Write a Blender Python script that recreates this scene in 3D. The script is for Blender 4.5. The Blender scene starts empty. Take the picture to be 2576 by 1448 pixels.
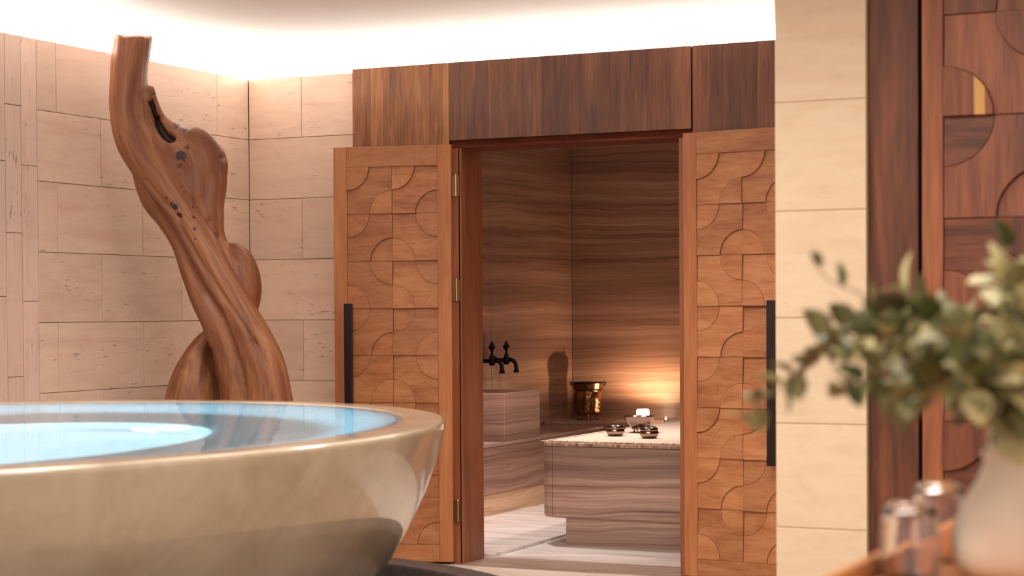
import bpy, bmesh, math, random
import numpy as np
from mathutils import Vector, Matrix, noise as mnoise

random.seed(7)
S = bpy.context.scene
COL = S.collection

# ------------------------------------------------------------------ camera
FPX, YAW, ROLL, PITCH, CYV = 4742.6, .443888, -.0060605, -.0195498, 873.83
CAMH = 1.218
_c, _s = math.cos(YAW), math.sin(YAW)
FW = Vector((-_s, _c, 0)); RT = Vector((_c, _s, 0)); UP = Vector((0, 0, 1))
FW, UP = FW*math.cos(PITCH)+UP*math.sin(PITCH), UP*math.cos(PITCH)-FW*math.sin(PITCH)
RT, UP = RT*math.cos(ROLL)+UP*math.sin(ROLL), UP*math.cos(ROLL)-RT*math.sin(ROLL)
CAM = Vector((0, 0, CAMH))
cam = bpy.data.cameras.new('camera'); co = bpy.data.objects.new('camera', cam); COL.objects.link(co)
co.matrix_world = Matrix(((RT.x, UP.x, -FW.x, 0), (RT.y, UP.y, -FW.y, 0), (RT.z, UP.z, -FW.z, CAMH), (0, 0, 0, 1)))
cam.sensor_fit = 'HORIZONTAL'; cam.sensor_width = 36; cam.lens = FPX/2576*36
cam.shift_y = (CYV-724)/2576
cam.clip_start = .05; cam.clip_end = 100
cam.dof.use_dof = True; cam.dof.focus_distance = 9.0; cam.dof.aperture_fstop = 4.1
S.camera = co
S.cycles.caustics_refractive = False

# ------------------------------------------------------------------ world, lights, exposure
S.view_settings.view_transform = 'Standard'; S.view_settings.look = 'None'
S.view_settings.exposure = 0.16; S.view_settings.gamma = 1.0; S.view_settings.use_curve_mapping = False
W = bpy.data.worlds.new('world'); S.world = W; W.use_nodes = True
W.node_tree.nodes['Background'].inputs[0].default_value = (1.0, .89, .82, 1)
W.node_tree.nodes['Background'].inputs[1].default_value = 1.12

def area(name, loc, direction, sx, sy, power, color, spread=180):
    l = bpy.data.lights.new(name, 'AREA'); l.shape = 'RECTANGLE'; l.size = sx; l.size_y = sy
    l.energy = power; l.color = color; l.spread = math.radians(spread)
    o = bpy.data.objects.new(name, l); COL.objects.link(o); o.location = loc
    o.rotation_euler = Vector(direction).to_track_quat('-Z', 'Y').to_euler(); return o
def spot(name, loc, direction, power, color, size=60, blend=.6, rad=.05):
    l = bpy.data.lights.new(name, 'SPOT'); l.energy = power; l.color = color
    l.spot_size = math.radians(size); l.spot_blend = blend; l.shadow_soft_size = rad
    o = bpy.data.objects.new(name, l); COL.objects.link(o); o.location = loc
    o.rotation_euler = Vector(direction).to_track_quat('-Z', 'Y').to_euler(); return o
def point(name, loc, power, color, rad=.03):
    l = bpy.data.lights.new(name, 'POINT'); l.energy = power; l.color = color; l.shadow_soft_size = rad
    o = bpy.data.objects.new(name, l); COL.objects.link(o); o.location = loc; return o

WARM = (1.0, .90, .81); COVE = (1.0, .95, .89); CYAN = (.34, .72, 1.0)
# led strips lying in the cove behind the wall tops
area('cove_light', (-5.99, 3.3, 2.35), (1, 0, .30), 9.6, .05, 560, COVE)
area('cove_light', (-3.4, 8.88, 2.365), (0, -1, .30), 4.6, .05, 320, COVE)
# unseen soft ceiling lamps; the last is added to brighten vase and table
for (x, y, p) in [(-3.5, 5.9, 34), (-2.2, 6.2, 52), (-4.2, 4.2, 26), (-2.5, 4.0, 40), (-.9, 3.4, 50), (-1.3, 1.2, 46)]:
    area('ceiling_lamp_and_fill', (x, y, 2.475), (0, .12, -1), .8, .8, p, WARM, 150)
spot('wall_washer', (-1.3, 3.7, 2.47), (-.12, 1.0, -.75), 24, (1.0, .88, .74), 80, .9, .08)
# steam room
spot('steam_downlight', (-3.3, 9.9, 2.44), (-.25, 0, -1), 160, (1.0, .78, .70), 120, 1, .1)
spot('steam_downlight', (-4.4, 9.25, 2.44), (0, .1, -1), 210, (1.0, .90, .86), 80, .9, .05)

# ------------------------------------------------------------------ mesh helpers
def on(x, y, ax, val):
    d = FW+RT*((x-1288)/FPX)-UP*((y-CYV)/FPX); t = (val-CAM[ax])/d[ax]; return CAM+d*t
def at(x, y, Z):
    return CAM+(FW+RT*((x-1288)/FPX)-UP*((y-CYV)/FPX))*Z

class MB:
    def __init__(self): self.v = []; self.f = []
    def add(self, v, f):
        n = len(self.v); self.v += [tuple(p) for p in v]; self.f += [tuple(i+n for i in q) for q in f]; return self
    def box(self, x0, x1, y0, y1, z0, z1):
        return self.add([(x0,y0,z0),(x1,y0,z0),(x1,y1,z0),(x0,y1,z0),(x0,y0,z1),(x1,y0,z1),(x1,y1,z1),(x0,y1,z1)],
                 [(0,3,2,1),(4,5,6,7),(0,1,5,4),(1,2,6,5),(2,3,7,6),(3,0,4,7)])
    def tube(self, pts, rads, n=12, cap=True):
        pts = [Vector(p) for p in pts]; N = len(pts)
        if not hasattr(rads, '__len__'): rads = [rads]*N
        t0 = (pts[1]-pts[0]).normalized(); a = t0.orthogonal().normalized(); vs = []; fs = []
        for i, p in enumerate(pts):
            t = (pts[min(i+1, N-1)]-pts[max(i-1, 0)]).normalized()
            a = (a-t*a.dot(t)).normalized(); b = t.cross(a)
            for k in range(n):
                q = 2*math.pi*k/n; vs.append(p+(a*math.cos(q)+b*math.sin(q))*rads[i])
        for i in range(N-1):
            for k in range(n):
                fs.append((i*n+k, i*n+(k+1) % n, (i+1)*n+(k+1) % n, (i+1)*n+k))
        if cap: fs += [tuple(range(n))[::-1], tuple((N-1)*n+k for k in range(n))]
        return self.add(vs, fs)
    def lathe(self, prof, n=32, c=(0,0,0), sx=1, sy=1, fn=None, closed=False):
        vs = []; fs = []; P = len(prof)
        for (r, z) in prof:
            for k in range(n):
                q = 2*math.pi*k/n
                rr = r*(fn(q, z) if fn else 1)
                vs.append((c[0]+rr*sx*math.cos(q), c[1]+rr*sy*math.sin(q), c[2]+z))
        for i in range(P if closed else P-1):
            j = (i+1) % P
            for k in range(n):
                fs.append((i*n+k, i*n+(k+1) % n, j*n+(k+1) % n, j*n+k))
        if not closed:
            if prof[0][0] > 1e-5: fs.append(tuple(range(n))[::-1])
            if prof[-1][0] > 1e-5: fs.append(tuple((P-1)*n+k for k in range(n)))
        return self.add(vs, fs)
    def prism(self, poly, y0, topf, ch=.0012):
        """poly in (x,z), counter-clockwise seen from -y; back at y0, front at y=-topf(x,z), edge softened"""
        n = len(poly); cx = sum(p[0] for p in poly)/n; cz = sum(p[1] for p in poly)/n
        vs = [(x, y0, z) for x, z in poly]+[(x, -topf(x, z)+ch, z) for x, z in poly]
        ins = []
        for i in range(n):
            p, q, r_ = Vector(poly[i-1]), Vector(poly[i]), Vector(poly[(i+1) % n])
            d1 = (q-p).normalized(); d2 = (r_-q).normalized()
            nn = Vector((-d1.y, d1.x))+Vector((-d2.y, d2.x)); nn = nn.normalized() if nn.length > 1e-6 else Vector((-d1.y, d1.x))
            ins.append(q+nn*ch*1.2)
        vs += [(p.x, -topf(p.x, p.y), p.y) for p in ins]
        fs = []
        for i in range(n):
            j = (i+1) % n
            fs.append((i, j, n+j, n+i)); fs.append((n+i, n+j, 2*n+j, 2*n+i))
        fs.append(tuple(2*n+i for i in range(n)))
        return self.add(vs, fs)
    def mesh(self, name):
        m = bpy.data.meshes.new(name); m.from_pydata(self.v, [], self.f); m.update()
        b = bmesh.new(); b.from_mesh(m); bmesh.ops.recalc_face_normals(b, faces=b.faces); b.to_mesh(m); b.free(); return m
    def build(self, name, mat, parent=None, smooth=False, loc=None, bevel=0, auto=False):
        m = self.mesh(name)
        return link(name, m, mat, parent, smooth, loc, bevel, auto)

def link(name, m, mat, parent=None, smooth=False, loc=None, bevel=0, auto=False):
    if mat is not None:
        m.materials.clear(); m.materials.append(mat)
    if smooth or auto: m.polygons.foreach_set('use_smooth', [True]*len(m.polygons))
    if auto and hasattr(m, 'set_sharp_from_angle'): m.set_sharp_from_angle(angle=math.radians(35))
    o = bpy.data.objects.new(name, m); COL.objects.link(o)
    if loc is not None: o.location = loc
    if parent is not None: o.parent = parent
    if bevel:
        b = o.modifiers.new('bevel', 'BEVEL'); b.width = bevel; b.segments = 2; b.limit_method = 'ANGLE'
    return o
def tag(o, label=None, cat=None, group=None, kind=None):
    if label: o['label'] = label
    if cat: o['category'] = cat
    if group: o['group'] = group
    if kind: o['kind'] = kind
    return o
def empty(name, loc, rz=0):
    o = bpy.data.objects.new(name, None); COL.objects.link(o); o.location = loc; o.rotation_euler = (0, 0, rz)
    o.empty_display_size = .1; return o
def struct(o, label=None): o['kind'] = 'structure'; (label and o.__setitem__('label', label)); return o

# ------------------------------------------------------------------ materials
def lin(r, g, b):
    f = lambda c: (c/255/12.92 if c/255 <= .04045 else ((c/255+.055)/1.055)**2.4)
    return (f(r), f(g), f(b), 1)
class NT:
    def __init__(self, name, rough=.5, spec=.4):
        self.m = bpy.data.materials.new(name); self.m.use_nodes = True; self.t = self.m.node_tree
        self.b = self.t.nodes['Principled BSDF']; self.b.inputs['Roughness'].default_value = rough
        self.b.inputs['Specular IOR Level'].default_value = spec
    def n(self, kind, **kw):
        x = self.t.nodes.new(kind)
        for k, v in kw.items(): setattr(x, k, v)
        return x
    def l(self, a, b): self.t.links.new(a, b)
    def math(self, op, a, b=None, clamp=False):
        x = self.n('ShaderNodeMath', operation=op, use_clamp=clamp)
        for i, v in enumerate((a, b)):
            if v is None: continue
            if isinstance(v, (int, float)): x.inputs[i].default_value = v
            else: self.l(v, x.inputs[i])
        return x.outputs[0]
    def coords(self, src='pos', scale=(1,1,1), rand=0, rot=(0,0,0)):
        if src == 'pos': o = self.n('ShaderNodeNewGeometry').outputs['Position']
        elif src == 'obj': o = self.n('ShaderNodeTexCoord').outputs['Object']
        else: o = self.n('ShaderNodeAttribute', attribute_name=src).outputs['Vector']
        if rand:
            i = self.n('ShaderNodeObjectInfo').outputs['Random']
            c = self.n('ShaderNodeCombineXYZ')
            self.l(self.math('MULTIPLY', i, rand), c.inputs[0]); self.l(self.math('MULTIPLY', i, rand*1.7), c.inputs[1]); self.l(self.math('MULTIPLY', i, rand*2.3), c.inputs[2])
            a = self.n('ShaderNodeVectorMath', operation='ADD'); self.l(o, a.inputs[0]); self.l(c.outputs[0], a.inputs[1]); o = a.outputs[0]
        mp = self.n('ShaderNodeMapping'); mp.inputs['Scale'].default_value = scale; mp.inputs['Rotation'].default_value = rot
        self.l(o, mp.inputs[0]); return mp.outputs[0]
    def noise(self, vec, scale, detail=6, rough=.55, dist=0):
        x = self.n('ShaderNodeTexNoise'); x.inputs['Scale'].default_value = scale; x.inputs['Detail'].default_value = detail
        x.inputs['Roughness'].default_value = rough; x.inputs['Distortion'].default_value = dist
        self.l(vec, x.inputs['Vector']); return x.outputs[0]
    def ramp(self, fac, stops, interp='LINEAR'):
        x = self.n('ShaderNodeValToRGB'); x.color_ramp.interpolation = interp; e = x.color_ramp.elements
        while len(e) < len(stops): e.new(.5)
        for i, (p, c) in enumerate(stops): e[i].position = p; e[i].color = c
        self.l(fac, x.inputs[0]); return x.outputs[0]
    def mix(self, fac, a, b, mode='MIX'):
        x = self.n('ShaderNodeMix', data_type='RGBA', blend_type=mode)
        if isinstance(fac, (int, float)): x.inputs[0].default_value = fac
        else: self.l(fac, x.inputs[0])
        for i, v in ((6, a), (7, b)):
            if isinstance(v, tuple): x.inputs[i].default_value = v
            else: self.l(v, x.inputs[i])
        return x.outputs[2]
    def base(self, c):
        if isinstance(c, tuple): self.b.inputs['Base Color'].default_value = c
        else: self.l(c, self.b.inputs['Base Color'])
    def bump(self, h, strength=.2, dist=.002):
        x = self.n('ShaderNodeBump'); x.inputs['Strength'].default_value = strength; x.inputs['Distance'].default_value = dist
        self.l(h, x.inputs['Height']); self.l(x.outputs[0], self.b.inputs['Normal'])
    def rnd(self): return self.n('ShaderNodeObjectInfo').outputs['Random']

def plain(name, col, rough=.5, metal=0, spec=.4, coat=0):
    k = NT(name, rough, spec); k.base(col); k.b.inputs['Metallic'].default_value = metal
    k.b.inputs['Coat Weight'].default_value = coat; return k.m

def travertine(name, light, mid, dark, vertical=False, pits=.5, var=.25):
    k = NT(name, .55, .3)
    sc = (14, 14, 1.4) if vertical else (1.3, 1.3, 9)
    v = k.coords('pos', sc, rand=3.0)
    big = k.noise(v, 1.2, 8, .6, .6)
    c = k.ramp(big, [(.3, mid), (.52, light), (.68, mid), (.82, dark)])
    cl = k.noise(k.coords('pos', (1, 1, 2), rand=3), 5, 6, .65, 1.5)
    c = k.mix(k.math('MULTIPLY', k.ramp(cl, [(.5, (0,0,0,1)), (.78, (1,1,1,1))]), .35), c, dark)
    tone = k.ramp(k.rnd(), [(0, (1-var*.5,)*3+(1,)), (1, (1+0*var,)*3+(1,))])
    c = k.mix(1, c, tone, 'MULTIPLY')
    pv = k.coords('pos', (60, 60, 14) if vertical else (17, 17, 75), rand=3)
    pn = k.noise(pv, 1.0, 3, .6)
    gate = k.noise(k.coords('pos', (8, 8, 1.5) if vertical else (1.6, 1.6, 8), rand=5), 1, 2, .5)
    pit = k.math('MULTIPLY', k.ramp(pn, [(.635, (0,0,0,1)), (.685, (1,1,1,1))]), k.ramp(gate, [(.49, (0,0,0,1)), (.58, (1,1,1,1))]))
    c = k.mix(k.math('MULTIPLY', pit, pits), c, (dark[0]*.3, dark[1]*.28, dark[2]*.25, 1))
    k.base(c); k.bump(k.math('SUBTRACT', k.math('MULTIPLY', big, .3), pit), .35, .002); return k.m

def woodmat(name, dark, mid, light, axis='z', rough=.45, scale=1.0, contrast=1.0, var=.3, streak=None, knots=0, blotch=0):
    k = NT(name, rough, .35)
    s = {'x': (1.2, 14, 14), 'y': (14, 1.2, 14), 'z': (14, 14, 1.2)}[axis]; s = tuple(a*scale for a in s)
    v = k.coords('pos', s, rand=11.0)
    g = k.noise(v, 1.0, 9, .62, .35)
    fine = k.noise(k.coords('pos', tuple(a*5 for a in s), rand=7), 1.2, 5, .6)
    m = k.math('ADD', k.math('MULTIPLY', g, .66), k.math('MULTIPLY', fine, .34))
    h = .16/contrast
    c = k.ramp(m, [(max(0, .5-h*1.5), dark), (.5-h*.2, mid), (min(1, .5+h), light)])
    tone = k.ramp(k.rnd(), [(0, (1-var, 1-var*1.1, 1-var*1.15, 1)), (1, (1, 1, 1, 1))])
    c = k.mix(1, c, tone, 'MULTIPLY')
    if blotch:
        bl = k.noise(k.coords('pos', (9, 9, 7), rand=4), 1.0, 5, .7, .8)
        c = k.mix(k.math('MULTIPLY', k.ramp(bl, [(.58, (0,0,0,1)), (.72, (1,1,1,1))]), blotch), c, dark)
    if streak:
        st = k.noise(k.coords('pos', tuple(a*.8 for a in s), rand=5), .9, 2, .4)
        c = k.mix(k.ramp(st, [(.70, (0,0,0,1)), (.73, (1,1,1,1))]), c, streak)
    k.base(c); k.bump(fine, .12, .001)
    k.b.inputs['Coat Weight'].default_value = .12; k.b.inputs['Coat Roughness'].default_value = .35
    return k.m

def veinstone(name, cols, rough=.4, zs=11, coat=.1):
    k = NT(name, rough, .35)
    warp = k.noise(k.coords('pos', (1.2, 1.2, 2)), 1.2, 4, .5)
    sp = k.n('ShaderNodeSeparateXYZ'); k.l(k.coords('pos', (1, 1, 1), rand=0), sp.inputs[0])
    z = k.math('ADD', sp.outputs[2], k.math('MULTIPLY', warp, .09))
    cb = k.n('ShaderNodeCombineXYZ'); k.l(k.math('MULTIPLY', sp.outputs[0], .3), cb.inputs[0]); k.l(k.math('MULTIPLY', sp.outputs[1], .3), cb.inputs[1]); k.l(k.math('MULTIPLY', z, zs), cb.inputs[2])
    g = k.noise(cb.outputs[0], 1.0, 10, .68, .15)
    cb2 = k.n('ShaderNodeCombineXYZ'); k.l(k.math('MULTIPLY', sp.outputs[0], 1.6), cb2.inputs[0]); k.l(k.math('MULTIPLY', sp.outputs[1], 1.6), cb2.inputs[1]); k.l(k.math('MULTIPLY', z, zs*7), cb2.inputs[2])
    g2 = k.noise(cb2.outputs[0], 1.0, 6, .6)
    m = k.math('ADD', k.math('MULTIPLY', g, .62), k.math('MULTIPLY', g2, .38))
    n = len(cols); c = k.ramp(m, [(.34+.34*i/(n-1), cols[i]) for i in range(n)])
    bandv = k.n('ShaderNodeCombineXYZ'); k.l(k.math('MULTIPLY', sp.outputs[0], .15), bandv.inputs[0]); k.l(k.math('MULTIPLY', sp.outputs[1], .15), bandv.inputs[1]); k.l(k.math('MULTIPLY', z, 2.6), bandv.inputs[2])
    bd = k.noise(bandv.outputs[0], 1.3, 2, .5)
    c = k.mix(k.math('MULTIPLY', k.ramp(bd, [(.38, (1,1,1,1)), (.55, (0,0,0,1))]), .55), c, cols[0])
    k.base(c); k.bump(m, .1, .001); k.b.inputs['Coat Weight'].default_value = coat; return k.m

M = {}
M['stone'] = travertine('travertine', lin(228,202,182), lin(217,188,168), lin(192,158,138), pits=.6)
M['stone_v'] = travertine('travertine_vertical', lin(224,198,182), lin(211,182,166), lin(188,156,138), vertical=True, pits=.7)
M['stone_p'] = travertine('travertine_pale', lin(226,206,178), lin(219,196,166), lin(200,174,142), pits=.15, var=.08)
M['joint'] = plain('joint_grout', lin(176,146,120), .8)
M['joint_p'] = plain('joint_grout_pale', lin(206,178,140), .8)
M['hinge'] = plain('hinge_plate_brass', lin(112,84,62), .4, 1)
M['plaster'] = plain('ceiling_plaster', lin(236,231,226), .9, spec=.1)
M['floor'] = travertine('floor_travertine', lin(222,210,196), lin(205,190,174), lin(180,160,142), pits=.3)
M['teak'] = woodmat('teak', lin(128,74,46), lin(172,112,72), lin(194,138,96), 'x', blotch=.55, var=.22)
M['teak_v'] = woodmat('teak_upright', lin(140,80,50), lin(172,108,68), lin(190,130,88), 'z', var=.10, blotch=.25)
M['teak_d'] = woodmat('teak_red', lin(104,56,36), lin(138,80,50), lin(158,98,64), 'z', var=.10)
M['walnut'] = woodmat('walnut', lin(62,36,28), lin(108,66,48), lin(140,90,64), 'z', var=.34, contrast=1.2, scale=.9)
M['walnut_y'] = woodmat('walnut_golden', lin(80,46,28), lin(148,94,56), lin(184,130,78), 'z', var=.35, contrast=1.2, streak=lin(206,160,92))
M['walnut_d'] = woodmat('walnut_dark', lin(40,22,15), lin(92,52,34), lin(134,80,50), 'z', contrast=1.3, scale=.6, var=.1)
M['walnut_x'] = woodmat('walnut_cross', lin(58,32,22), lin(118,66,44), lin(158,96,62), 'x', contrast=1.2, var=.4)
M['walnut_z'] = woodmat('walnut_upright', lin(66,36,25), lin(126,72,48), lin(160,98,64), 'z', contrast=1.2, var=.35, streak=lin(204,160,90))
M['walnut_s'] = woodmat('walnut_stile', lin(104,56,36), lin(144,84,54), lin(172,110,72), 'z', contrast=1.1, var=.05)
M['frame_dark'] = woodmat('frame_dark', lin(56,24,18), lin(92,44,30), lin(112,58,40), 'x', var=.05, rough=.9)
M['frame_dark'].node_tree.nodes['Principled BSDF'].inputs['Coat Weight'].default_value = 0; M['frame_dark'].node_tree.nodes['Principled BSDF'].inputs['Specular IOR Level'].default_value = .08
M['vein'] = veinstone('steam_stone', [lin(98,72,62), lin(146,112,96), lin(172,136,118), lin(192,158,140)], zs=18)
M['vein_l'] = veinstone('slab_stone', [lin(112,84,76), lin(168,136,122), lin(200,168,152), lin(216,188,172)], zs=22)
M['vein_p'] = veinstone('plinth_stone', [lin(150,112,84), lin(196,158,124), lin(220,186,152), lin(228,198,166)], zs=16)
k = NT('edge_stone', .5); v = k.coords('pos', (60, 60, 3)); k.base(k.ramp(k.noise(v, 1, 4, .7), [(.35, lin(118,84,68)), (.6, lin(196,160,138)), (.75, lin(216,186,164))])); M['vein_edge'] = k.m
k = NT('steam_floor_stone', .22, .5); v = k.coords('pos', (1.5, 9, 1)); k.base(k.ramp(k.noise(v, 1.3, 8, .6, .3), [(.3, lin(182,172,166)), (.55, lin(222,216,211)), (.8, lin(236,231,226))])); M['sfloor'] = k.m
k = NT('threshold_shade_stone', .3, .5); v = k.coords('pos', (1.5, 9, 1)); k.base(k.ramp(k.noise(v, 1.3, 8, .6, .3), [(.3, lin(128,108,98)), (.55, lin(164,144,132)), (.8, lin(188,168,156))])); M['thresh_shade'] = k.m  # darker brown paints in the reflections and shadow across the doorway floor
k = NT('tub_stone', .3, .5); v = k.coords('pos', (1,1,1)); k.base(k.ramp(k.noise(v, 4.5, 7, .62, .4), [(.3, lin(156,142,120)), (.55, lin(178,163,140)), (.75, lin(192,178,156))])); k.b.inputs['Coat Weight'].default_value = .9; k.b.inputs['Coat Roughness'].default_value = .05; M['tub'] = k.m
k = NT('basin_white', .4); k.base(lin(226,222,214)); M['tub_in'] = k.m
k = NT('trough_stone', .5, .4); k.base(k.ramp(k.noise(k.coords('pos', (1,1,1)), 30, 6, .7), [(.35, lin(40,32,31)), (.6, lin(60,49,46)), (.8, lin(90,77,72))])); M['trough'] = k.m
k = NT('river_stone', .5); k.base(k.ramp(k.noise(k.coords('pos', (1,1,1)), 40, 5, .7), [(.3, lin(60,52,48)), (.7, lin(140,126,114))])); M['pebble'] = k.m
# water
k = NT('water', 0.0); k.b.inputs['Base Color'].default_value = (.86, .95, 1, 1); k.b.inputs['Transmission Weight'].default_value = 1; k.b.inputs['IOR'].default_value = 1.33
nz = k.noise(k.coords('pos', (1, 1, 1)), 3.2, 3, .5); nf = k.noise(k.coords('pos', (1, 1, 1)), 14, 2, .5)
k.bump(k.math('ADD', nz, k.math('MULTIPLY', nf, .12)), .10, .012); M['water'] = k.m
k = NT('pool_lamp'); k.base((.8, .9, 1, 1)); k.b.inputs['Emission Color'].default_value = (.75, .95, 1, 1); k.b.inputs['Emission Strength'].default_value = 14; M['lamp_blue'] = k.m
M['black_metal'] = plain('black_metal', lin(52,42,44), .38, .6)
M['bronze'] = plain('bronze_black', lin(24,16,12), .45, .6)
k = NT('brass', .3); k.base(lin(196,150,92)); k.b.inputs['Metallic'].default_value = 1; M['brass'] = k.m
k = NT('copper', .22); k.base(lin(140,102,70)); k.b.inputs['Metallic'].default_value = 1
vo = k.n('ShaderNodeTexVoronoi'); vo.inputs['Scale'].default_value = 70; k.l(k.coords('obj'), vo.inputs['Vector']); k.bump(vo.outputs[0], .4, .003); M['copper'] = k.m
k = NT('silver', .2); k.base(lin(150,130,120)); k.b.inputs['Metallic'].default_value = 1
vo = k.n('ShaderNodeTexVoronoi'); vo.inputs['Scale'].default_value = 90; k.l(k.coords('obj'), vo.inputs['Vector']); k.bump(vo.outputs[0], .25, .002); M['silver'] = k.m
M['silver_plain'] = plain('silver_smooth', lin(160,140,130), .14, 1)
k = NT('linen', .9, .1); k.base(k.ramp(k.noise(k.coords('pos', (120, 120, 1)), 1, 3, .6), [(.3, lin(182,160,142)), (.7, lin(206,184,166))])); M['linen'] = k.m
k = NT('candle_glass', .5); k.base(lin(250,235,215)); k.b.inputs['Emission Color'].default_value = (1, .72, .44, 1); k.b.inputs['Emission Strength'].default_value = 15; M['candle'] = k.m
k = NT('flame'); k.base((1, .7, .3, 1)); k.b.inputs['Emission Color'].default_value = (1, .66, .3, 1); k.b.inputs['Emission Strength'].default_value = 14; M['flame'] = k.m
k = NT('clear_glass', 0.02); k.base((.97, .93, .93, 1)); k.b.inputs['Transmission Weight'].default_value = 1; k.b.inputs['IOR'].default_value = 1.48; M['glass'] = k.m
k = NT('vase_ceramic', .55, .3); k.base(lin(240,226,206)); M['vase'] = k.m
M['table'] = woodmat('table_wood', lin(170,104,56), lin(212,144,84), lin(234,176,112), 'y', var=.05, rough=.35)
def leafmat(name, a, b):
    k = NT(name, .5, .3); n = k.noise(k.coords('pos', (1,1,1)), 35, 4, .6)
    c = k.ramp(n, [(.3, a), (.7, b)]); tone = k.ramp(k.rnd(), [(0, (.6,.62,.55,1)), (1, (1.1,1.08,1,1))])
    k.base(k.mix(1, c, tone, 'MULTIPLY')); k.b.inputs['Subsurface Weight'].default_value = .0; return k.m
M['leaf'] = leafmat('leaf_olive', lin(116,114,76), lin(156,152,110))
M['leaf_d'] = leafmat('leaf_dark', lin(78,84,44), lin(120,122,76))
M['leaf_y'] = leafmat('leaf_pale', lin(206,200,146), lin(226,220,172))
M['stem'] = plain('stem_brown', lin(112,88,62), .6)
M['shadowgap'] = plain('gap_shade', lin(20,12,9), .9, spec=.1)  # near-black colour stands for the shade in gaps, rebate and groove

# ------------------------------------------------------------------ room shell
XL, YB, ZT = -5.326, 8.10, 2.398
ZC = 2.485
struct(MB().box(-7, 4, -3, 10.2, ZC, ZC+.1).build('ceiling', M['plaster']))
floor = struct(MB().box(-6.2, 4, -3, 8.03, -.1, -.004).build('floor', M['joint']))
for ix in range(6):
    for iy in range(3):
        x0 = -4.6+.6*ix; y1 = 8.03-.6*iy
        MB().box(x0+.0015, x0+.6-.0015, y1-.6+.0015, y1-.0015, -.05, 0).build('tile', M['floor'], floor)

wl = struct(MB().box(XL-.09, XL-.012, -3, 8.112, -.05, ZT).box(XL-.75, XL-.09, -3, 8.9, -.05, 2.325).build('wall_left', M['joint']))
def tile_x(parent, y0, y1, z0, z1, mat, x=XL):       # tile on the left wall, facing +X
    g = .0012; c = .0015; d = random.uniform(-.0008, .0008); X = x+d
    v = [(X-.012,y0+g,z0+g),(X-.012,y1-g,z0+g),(X-.012,y1-g,z1-g),(X-.012,y0+g,z1-g)]
    v += [(X-c,a,b) for _,a,b in v]+[(X,y0+g+c,z0+g+c),(X,y1-g-c,z0+g+c),(X,y1-g-c,z1-g-c),(X,y0+g+c,z1-g-c)]
    f = [(0,1,5,4),(1,2,6,5),(2,3,7,6),(3,0,4,7),(4,5,9,8),(5,6,10,9),(6,7,11,10),(7,4,8,11),(8,9,10,11)]
    return MB().add(v, f)
def tile_y(x0, x1, z0, z1, y, th=.012):              # tile facing -Y
    g = .0012; c = .0015; Y = y+random.uniform(-.0008, .0008)
    v = [(x0+g,y+th,z0+g),(x1-g,y+th,z0+g),(x1-g,y+th,z1-g),(x0+g,y+th,z1-g)]
    v += [(a,Y+c,b) for a,_,b in v]+[(x0+g+c,Y,z0+g+c),(x1-g-c,Y,z0+g+c),(x1-g-c,Y,z1-g-c),(x0+g+c,Y,z1-g-c)]
    f = [(0,1,5,4),(1,2,6,5),(2,3,7,6),(3,0,4,7),(4,5,9,8),(5,6,10,9),(6,7,11,10),(7,4,8,11),(8,9,10,11)]
    return MB().add(v, f)
RH = .305
rows = [(max(ZT-RH*(i+1), 0), ZT-RH*i) for i in range(8)]
for i, (z0, z1) in enumerate(rows):
    ys = [6.46, 6.59, 7.205, 7.818, 8.1] if i % 2 == 0 else [6.46, 6.897, 7.51, 8.1]
    for a, b in zip(ys, ys[1:]): tile_x(wl, a, b, z0, z1, M['stone']).build('tile', M['stone'], wl)
br = {0: [2.398, 1.85, 1.27, .66, 0], 1: [2.398, 2.10, 1.56, .95, .34, 0], 2: [2.398, 1.86, 1.29, .70, 0], 3: [2.398, 2.0, 1.4, .8, 0]}
yy = 6.46
for i in range(12):
    w = .102
    zz = br[i % 4]
    for a, b in zip(zz, zz[1:]): tile_x(wl, yy-w, yy, b, a, M['stone_v']).build('plank', M['stone_v'], wl)
    yy -= w
for j in range(4):                                     # rest of the wall towards the camera
    for i, (z0, z1) in enumerate(rows): tile_x(wl, yy-.61*(j+1), yy-.61*j, z0, z1, M['stone']).build('tile', M['stone'], wl)

# back wall with the doorway into the steam room
XO0, XO1, ZO = -4.098, -2.99, 1.997
wb = struct(MB().box(XL-.05, -4.165, YB+.012, 8.287, 0, ZT).box(-2.925, 1.5, YB+.012, 8.287, 0, ZT).box(-4.165, -2.925, YB+.03, 8.287, 2.037, ZT).build('wall_back', M['joint']))
for i, (z0, z1) in enumerate(rows):
    xs = [XL, -5.013, -4.70] if i % 2 == 0 else [XL, -4.70]
    for a, b in zip(xs, xs[1:]): tile_y(a, b, z0, z1, YB).build('tile', M['stone'], wb)
# walnut cladding: three panels of upright staves
def staves(name, x0, x1, z0, z1, mats, wmin, wmax, seed):
    rnd = random.Random(seed)
    e = struct(MB().box(x0, x1, 8.078, 8.112, z0, z1).build(name, M['walnut_d']))
    x = x0
    while x < x1-.001:
        w = rnd.uniform(wmin, wmax)
        if x1-(x+w) < wmin*.8: w = x1-x
        MB().box(x+.0002, x+w-.0002, 8.07+rnd.uniform(0, .0006), 8.078, z0, z1).build('stave', mats, e); x += w
    return e
staves('trim_1', -4.70, -4.166, 0, 2.41, M['walnut_y'], .035, .09, 3)
staves('trim_2', -4.164, -2.934, 2.037, 2.41, M['walnut'], .045, .13, 5)
staves('trim_3', -2.926, -1.62, 0, 2.41, M['walnut'], .05, .12, 9)
MB().box(-2.934, -2.926, 8.10, 8.115, 2.0, 2.41).build('gap_shade_backing', M['shadowgap'], wb)
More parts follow.
